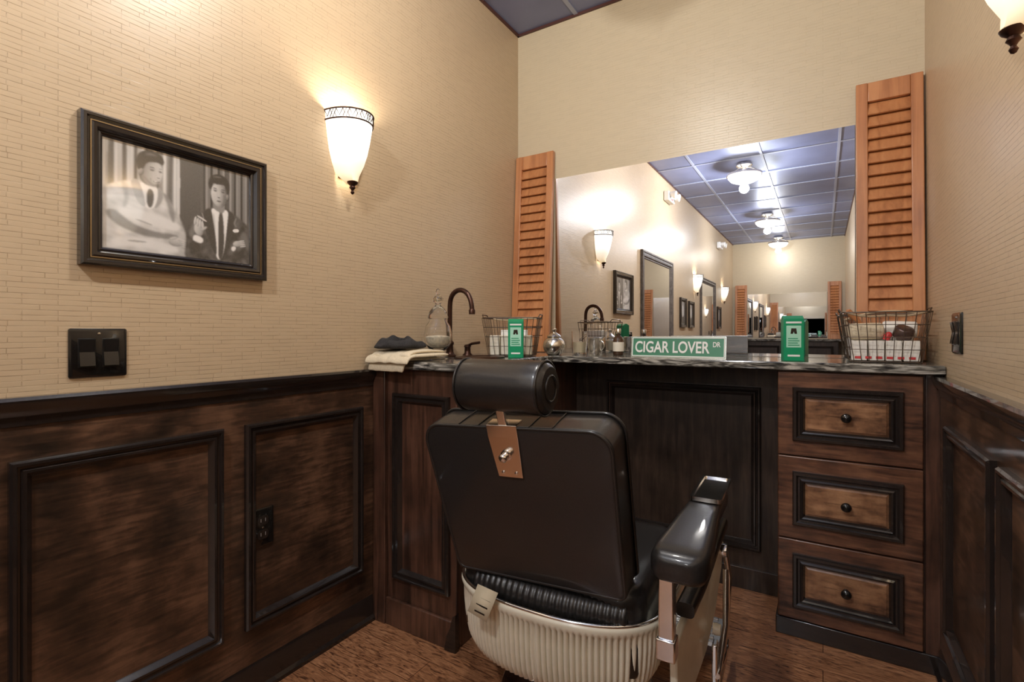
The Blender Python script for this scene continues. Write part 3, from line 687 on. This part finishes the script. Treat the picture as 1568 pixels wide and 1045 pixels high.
def basket(x,y,w,d,h,rz=0):
    g=group('wire_basket',(x,y,CT+.0015),(0,0,rz))
    fl=.8; sp=[];cy=[]
    def ring(z):
        k=fl+(1-fl)*z/h
        return [(px*k,py*k,z+.002) for px,py in rrect(w/2,d/2,.02,3)]
    for z in (0,h*.25,h*.5,h*.75,h): sp.append(ring(z)); cy.append(True)
    nx=9;ny=7
    for i in range(nx):
        u=-.44+.88*i/(nx-1)
        for s in (-1,1): sp.append([(u*w*fl,s*d/2*fl,.002),(u*w,s*d/2,h)]); cy.append(False)
        sp.append([(u*w*fl,-d/2*fl,.002),(u*w*fl,d/2*fl,.002)]); cy.append(False)
    for i in range(ny):
        u=-.42+.84*i/(ny-1)
        for s in (-1,1): sp.append([(s*w/2*fl,u*d*fl,.002),(s*w/2,u*d,h)]); cy.append(False)
        sp.append([(-w/2*fl,u*d*fl,.002),(w/2*fl,u*d*fl,.002)]); cy.append(False)
    wires('basket_wires',sp,.0013,M['wire'],g,cyc=cy)
    wires('basket_rim',[ring(h)],.0026,M['wire'],g,cyc=True)
    for s in (-1,1):
        wires('handle_%d'%s,[[(s*(w/2-.002),-.05,h),(s*(w/2+.006),-.035,h+.016),(s*(w/2+.006),.035,h+.016),(s*(w/2-.002),.05,h)]],.0025,M['wire'],g)
    return g
b1=basket(-1.175,1.90,.245,.16,.165,math.radians(20))
def carton(parent,n,c,sz,mat,band=None,rz=0):
    c=Vector(c); s=Vector(sz)/2
    o=box(n,tuple(-s),tuple(s),mat,parent,bevel=.003); o.location=c; o.rotation_euler=(0,0,rz)
    if band:
        o2=box(n+'_label',(-s.x*.7,-s.y-.0006,-s.z*.25),(s.x*.7,s.y+.0006,s.z*.35),band,parent,bevel=0); o2.location=c; o2.rotation_euler=(0,0,rz)
for i in range(4): carton(b1,'tin_%d'%i,(-.070+.046*i,-.018+.01*(i%2),.048),(.043,.07,.086),M['tin'],None,.04*i)
carton(b1,'tin_back',(.0,.040,.06),(.12,.03,.11),M['white'])
wires('lining_twine',[[(-.10,.05,.165),(-.03,.06,.15),(.04,.06,.172),(.10,.05,.165)]],.003,simple('twine_a',(.5,.38,.24),.9),b1,smooth=True)
b2=basket(.180,2.215,.250,.235,.17,0)
wbx=simple('white_carton',(.86,.82,.74),.5)
for i in range(4): carton(b2,'packet_%d'%i,(-.072+.048*i,-.062,.040),(.045,.04,.070),wbx,None,.03*i)
boxes('red_lettering',[((-.085+.030*i,-.0845,.012),(-.085+.030*i+.018,-.0835,.020)) for i in range(6)],M['red'],b2,bevel=0)
for i in range(3): carton(b2,'box_%d'%i,(-.06+.06*i,.01,.045),(.054,.06,.082),wbx,M['red'] if i==1 else None,-.05*i)
for i in range(3): carton(b2,'back_box_%d'%i,(-.06+.06*i,.065,.05),(.054,.035,.09),wbx,None,.03*i)
roll=[(0,0),(.010,.001),(.018,0),(.026,.002),(.029,.008),(.030,.05),(.029,.092),(.026,.098),(.018,.100),(.010,.098),(0,.10)]
lathe('rolled_towel_a',roll,M['towelc'],b2,loc=(-.10,-.045,.105),rot=(0,math.radians(88),.15),segs=28)
lathe('rolled_towel_b',roll,wbx,b2,loc=(0.0,.02,.115),rot=(0,math.radians(92),-.1),segs=28)
lathe('round_tin',[(0,0),(.028,0),(.029,.03),(.024,.035),(0,.035)],simple('dark_tin',(.12,.08,.07),.3,metal=.6),b2,loc=(.05,-.04,.088),rot=(.4,.3,0))
lathe('brush_handle',[(0,0),(.008,0),(.012,.03),(.007,.06),(.012,.09),(.009,.12),(0,.125)],M['shut'],b2,loc=(-.03,.02,.095),rot=(.3,-.7,0))
lathe('red_cap',[(0,0),(.010,0),(.011,.02),(.006,.028),(0,.03)],M['red'],b2,loc=(.005,-.055,.078),rot=(.2,.4,0))
wires('lining_twine',[[(-.11,-.10,.172),(-.05,-.105,.150),(.01,-.105,.170),(.06,-.105,.152),(.11,-.10,.172)],[(.10,.0,.17),(.02,.03,.19),(-.05,.02,.175),(-.11,.0,.15)]],.0035,simple('twine',(.55,.42,.27),.9),b2,smooth=True)
def greenbox(x,y,rz,w=.062,d=.05,h=.16):
    g=group('green_tonic_carton',(x,y,CT+.0005),(0,0,rz))
    box('carton_body',(-w/2,-d/2,0),(w/2,d/2,h*.93),M['green'],g,bevel=.0015)
    mk('carton_gable',[(-w/2,-d/2,h*.93),(w/2,-d/2,h*.93),(w/2,d/2,h*.93),(-w/2,d/2,h*.93),(-w/2,-.002,h),(w/2,-.002,h),(w/2,.002,h),(-w/2,.002,h)],[(0,1,5,4),(1,2,6,5),(2,3,7,6),(3,0,4,7),(4,5,6,7)],M['green'],g,smooth=0)
    box('label_panel',(-w*.36,-d/2-.0006,h*.30),(w*.36,-d/2,h*.78),simple('label_pale',(.40,.72,.55),.4),g,bevel=0)
    boxes('label_text',[((-w*.28,-d/2-.001,h*.34+i*.008),(w*(.28-.08*(i%2)),-d/2-.0006,h*.34+i*.008+.003)) for i in range(4)],M['green'],g,bevel=0)
    mk('emblem',[(-w*.16,-d/2-.001,h*.60),(-w*.04,-d/2-.001,h*.60),(0,-d/2-.001,h*.65),(w*.04,-d/2-.001,h*.60),(w*.16,-d/2-.001,h*.60),(w*.12,-d/2-.001,h*.72),(-w*.12,-d/2-.001,h*.72)],[tuple(range(7))],M['mold'],g,smooth=0)
    boxes('brand_stripe',[((-w*.38,-d/2-.0006,h*.83),(w*.38,-d/2,h*.87)),((-w*.3,-d/2-.0006,h*.10),(w*.3,-d/2,h*.14))],M['white'],g,bevel=0)
greenbox(-1.075,1.765,math.radians(28))
greenbox(-.096,2.11,math.radians(12),.066,.058,.165)
sj=group('silver_powder_jar',(-1.05,2.06,CT+.0005))
lathe('jar_body',[(0,0),(.028,0),(.032,.004),(.046,.02),(.052,.042),(.047,.064),(.034,.078),(.030,.082),(0,.082)],M['steel'],sj,segs=36)
lathe('jar_lid',[(.031,.082),(.033,.086),(.028,.094),(.014,.102),(.008,.106),(.012,.114),(.011,.121),(0,.126)],M['steel'],sj,segs=36)
gj=group('glass_tumbler',(-.985,2.20,CT+.0005))
lathe('tumbler',[(0,0),(.032,0),(.034,.003),(.038,.11),(.036,.11),(.032,.008),(0,.008)],M['glass'],gj,segs=32)
lathe('tonic_fill',[(0,.009),(.030,.009),(.033,.06),(0,.06)],simple('tonic_amber',(.7,.6,.4),.2),gj,segs=24)
kc=group('shaving_mug',(-.895,2.17,CT+.0005))
lathe('mug_body',[(0,0),(.027,0),(.030,.004),(.030,.075),(.033,.08),(.030,.082),(.027,.078),(.026,.01),(0,.01)],M['steel'],kc,segs=32)
wires('mug_handle',[[(.029,0,.065),(.048,0,.062),(.050,0,.035),(.030,0,.02)]],.004,M['steel'],kc,smooth=True)
tb=group('dark_tonic_bottle',(-.80,2.22,CT+.0005))
lathe('bottle_body',[(0,0),(.023,0),(.025,.004),(.025,.07),(.020,.082),(.010,.09),(.010,.104),(0,.105)],simple('brown_glass',(.06,.03,.015),.1,coat=.6),tb,segs=28)
lathe('bottle_label',[(.0253,.018),(.0255,.02),(.0255,.058),(.0253,.06)],M['tin'],tb,segs=28)
lathe('bottle_cap',[(.0115,.098),(.012,.102),(.012,.118),(.010,.121),(0,.121)],M['steel'],tb,segs=20)
# sign
sg=group('street_sign',(-.506,2.078,CT+.001),(math.radians(-8),0,0))
box('sign_plate',(-.188,0,0),(.188,.002,.088),M['signgreen'],sg,bevel=0)
box('sign_back',(-.188,.002,0),(.188,.006,.088),M['steel'],sg,bevel=.001)
frame('sign_border',(0,0,0),(1,0,0),(0,0,1),(-.184,.004,.184,.084),[(0,.0002),(0,.0014),(.004,.0014),(.004,.0002)],M['white'],sg)
frame('sign_edge',(0,0,0),(1,0,0),(0,0,1),(-.188,0,.188,.088),[(0,-.006),(0,.001),(.002,.001),(.002,.0002)],M['steel'],sg)
def text(body,x0,x1,z0,z1):
    cu=bpy.data.curves.new('lettering','FONT'); cu.body=body; cu.size=1; cu.extrude=.0; cu.offset=.02
    o=bpy.data.objects.new('lettering',cu); bpy.context.collection.objects.link(o)
    bpy.context.view_layer.update()
    bb=[Vector(c) for c in o.bound_box]; mnx=min(b.x for b in bb);mxx=max(b.x for b in bb);mny=min(b.y for b in bb);mxy=max(b.y for b in bb)
    sx=(x1-x0)/(mxx-mnx); sy=(z1-z0)/(mxy-mny)
    o.parent=sg; o.rotation_euler=(math.radians(90),0,0); o.scale=(sx,sy,1); o.location=(x0-mnx*sx,-.0018,z0-mny*sy)
    cu.materials.append(M['white'])
text('CIGAR LOVER',-.170,.128,.020,.068)
text('DR',.140,.168,.046,.066)
# ------------------------------------------------------------------ ceiling lights (nearest one an added fill) + emergency lights
def ceil_or_fill_light(y,p,col=(1,.96,.90)):
    g=group('ceiling_or_fill_light',(-.66,y,ZC-.007))
    lathe('canopy',[(0,-.0),(.07,-.0),(.075,-.02),(.06,-.03),(.02,-.04),(.012,-.06),(0,-.06)],M['steel'],g,segs=36)
    lathe('metal_band',[(.155,-.10),(.162,-.10),(.162,-.118),(.155,-.118)],M['steel'],g,segs=48)
    wires('arms',[[(.02*math.cos(a),.02*math.sin(a),-.035),(.09*math.cos(a),.09*math.sin(a),-.05),(.155*math.cos(a),.155*math.sin(a),-.105)] for a in (0,2.09,4.19)],.005,M['steel'],g,smooth=True)
    lathe('glass_bowl',[(.156,-.105),(.15,-.135),(.125,-.165),(.08,-.185),(.03,-.195),(0,-.197)],M['bowl'],g,segs=40)
    lathe('finial',[(0,-.222),(.008,-.215),(.010,-.205),(.016,-.198),(0,-.194)],M['steel'],g,segs=16)
    ld=bpy.data.lights.new('lamp','POINT'); ld.energy=p; ld.color=col; ld.shadow_soft_size=.045
    lo=bpy.data.objects.new('lamp',ld); bpy.context.collection.objects.link(lo); lo.parent=g; lo.location=(0,0,-.245)
ceil_or_fill_light(.95,35); ceil_or_fill_light(-.58,70,(.98,.985,1)); ceil_or_fill_light(-3.0,42,(.92,.955,1)); ceil_or_fill_light(-5.0,16)  # first one is an added fill lamp, unseen directly and in the mirror
def emer(y,z):
    g=group('emergency_light',(XL+.003,y,z))
    box('housing',(0,-.12,-.05),(.06,.12,.05),M['white'],g,bevel=.01)
    for s in (-1,1):
        lathe('lamp_head_%d'%s,[(0,-.03),(.025,-.03),(.04,.02),(.04,.03),(0,.032)],M['white'],g,loc=(.09,s*.08,.01),rot=(0,math.radians(100),0),segs=24)
    box('red_lens',(.055,-.03,-.035),(.062,.03,-.02),M['red'],g,bevel=.001)
emer(-.74,2.56); emer(-3.9,2.5)
# ------------------------------------------------------------------ opposite station (seen in mirror)
og=group('opposite_vanity')
box('cabinet',(-1.36,YF+.001,0),(.22,YF+.38,.94),M['knee'],og)
box('counter',(-1.42,YF+.001,.941),(.28,YF+.42,.975),M['granite'],og)
frame('panel_a',(0,YF+.38,0),(-1,0,0),(0,0,1),(.65,.15,1.25,.86),PROF,M['mold'],og)
frame('panel_b',(0,YF+.38,0),(-1,0,0),(0,0,1),(-.15,.15,.5,.86),PROF,M['mold'],og)
m2=group('wall_mirror'); box('mirror_pane',(-1.2,YF+.0005,.99),(.06,YF+.006,1.80),M['mirror'],m2,bevel=0)
shutter(.20,1.0,-1.31,YF+.065,.976,math.pi); shutter(.20,1.0,.17,YF+.065,.976,math.pi)
# ------------------------------------------------------------------ camera / world
cd=bpy.data.cameras.new('camera'); cam=bpy.data.objects.new('camera',cd); bpy.context.collection.objects.link(cam)
cd.sensor_width=36; cd.lens=768/1568*36; cd.shift_y=-12.5/1568; cd.clip_start=.01
cam.location=(0,0,1.083); cam.rotation_euler=(math.radians(90),0,math.radians(31.8))
bpy.context.scene.camera=cam
w=bpy.data.worlds.new('world'); w.use_nodes=True; w.node_tree.nodes['Background'].inputs[0].default_value=(.6,.6,.65,1); w.node_tree.nodes['Background'].inputs[1].default_value=.3
bpy.context.scene.world=w
bpy.context.scene.view_settings.view_transform='Standard'
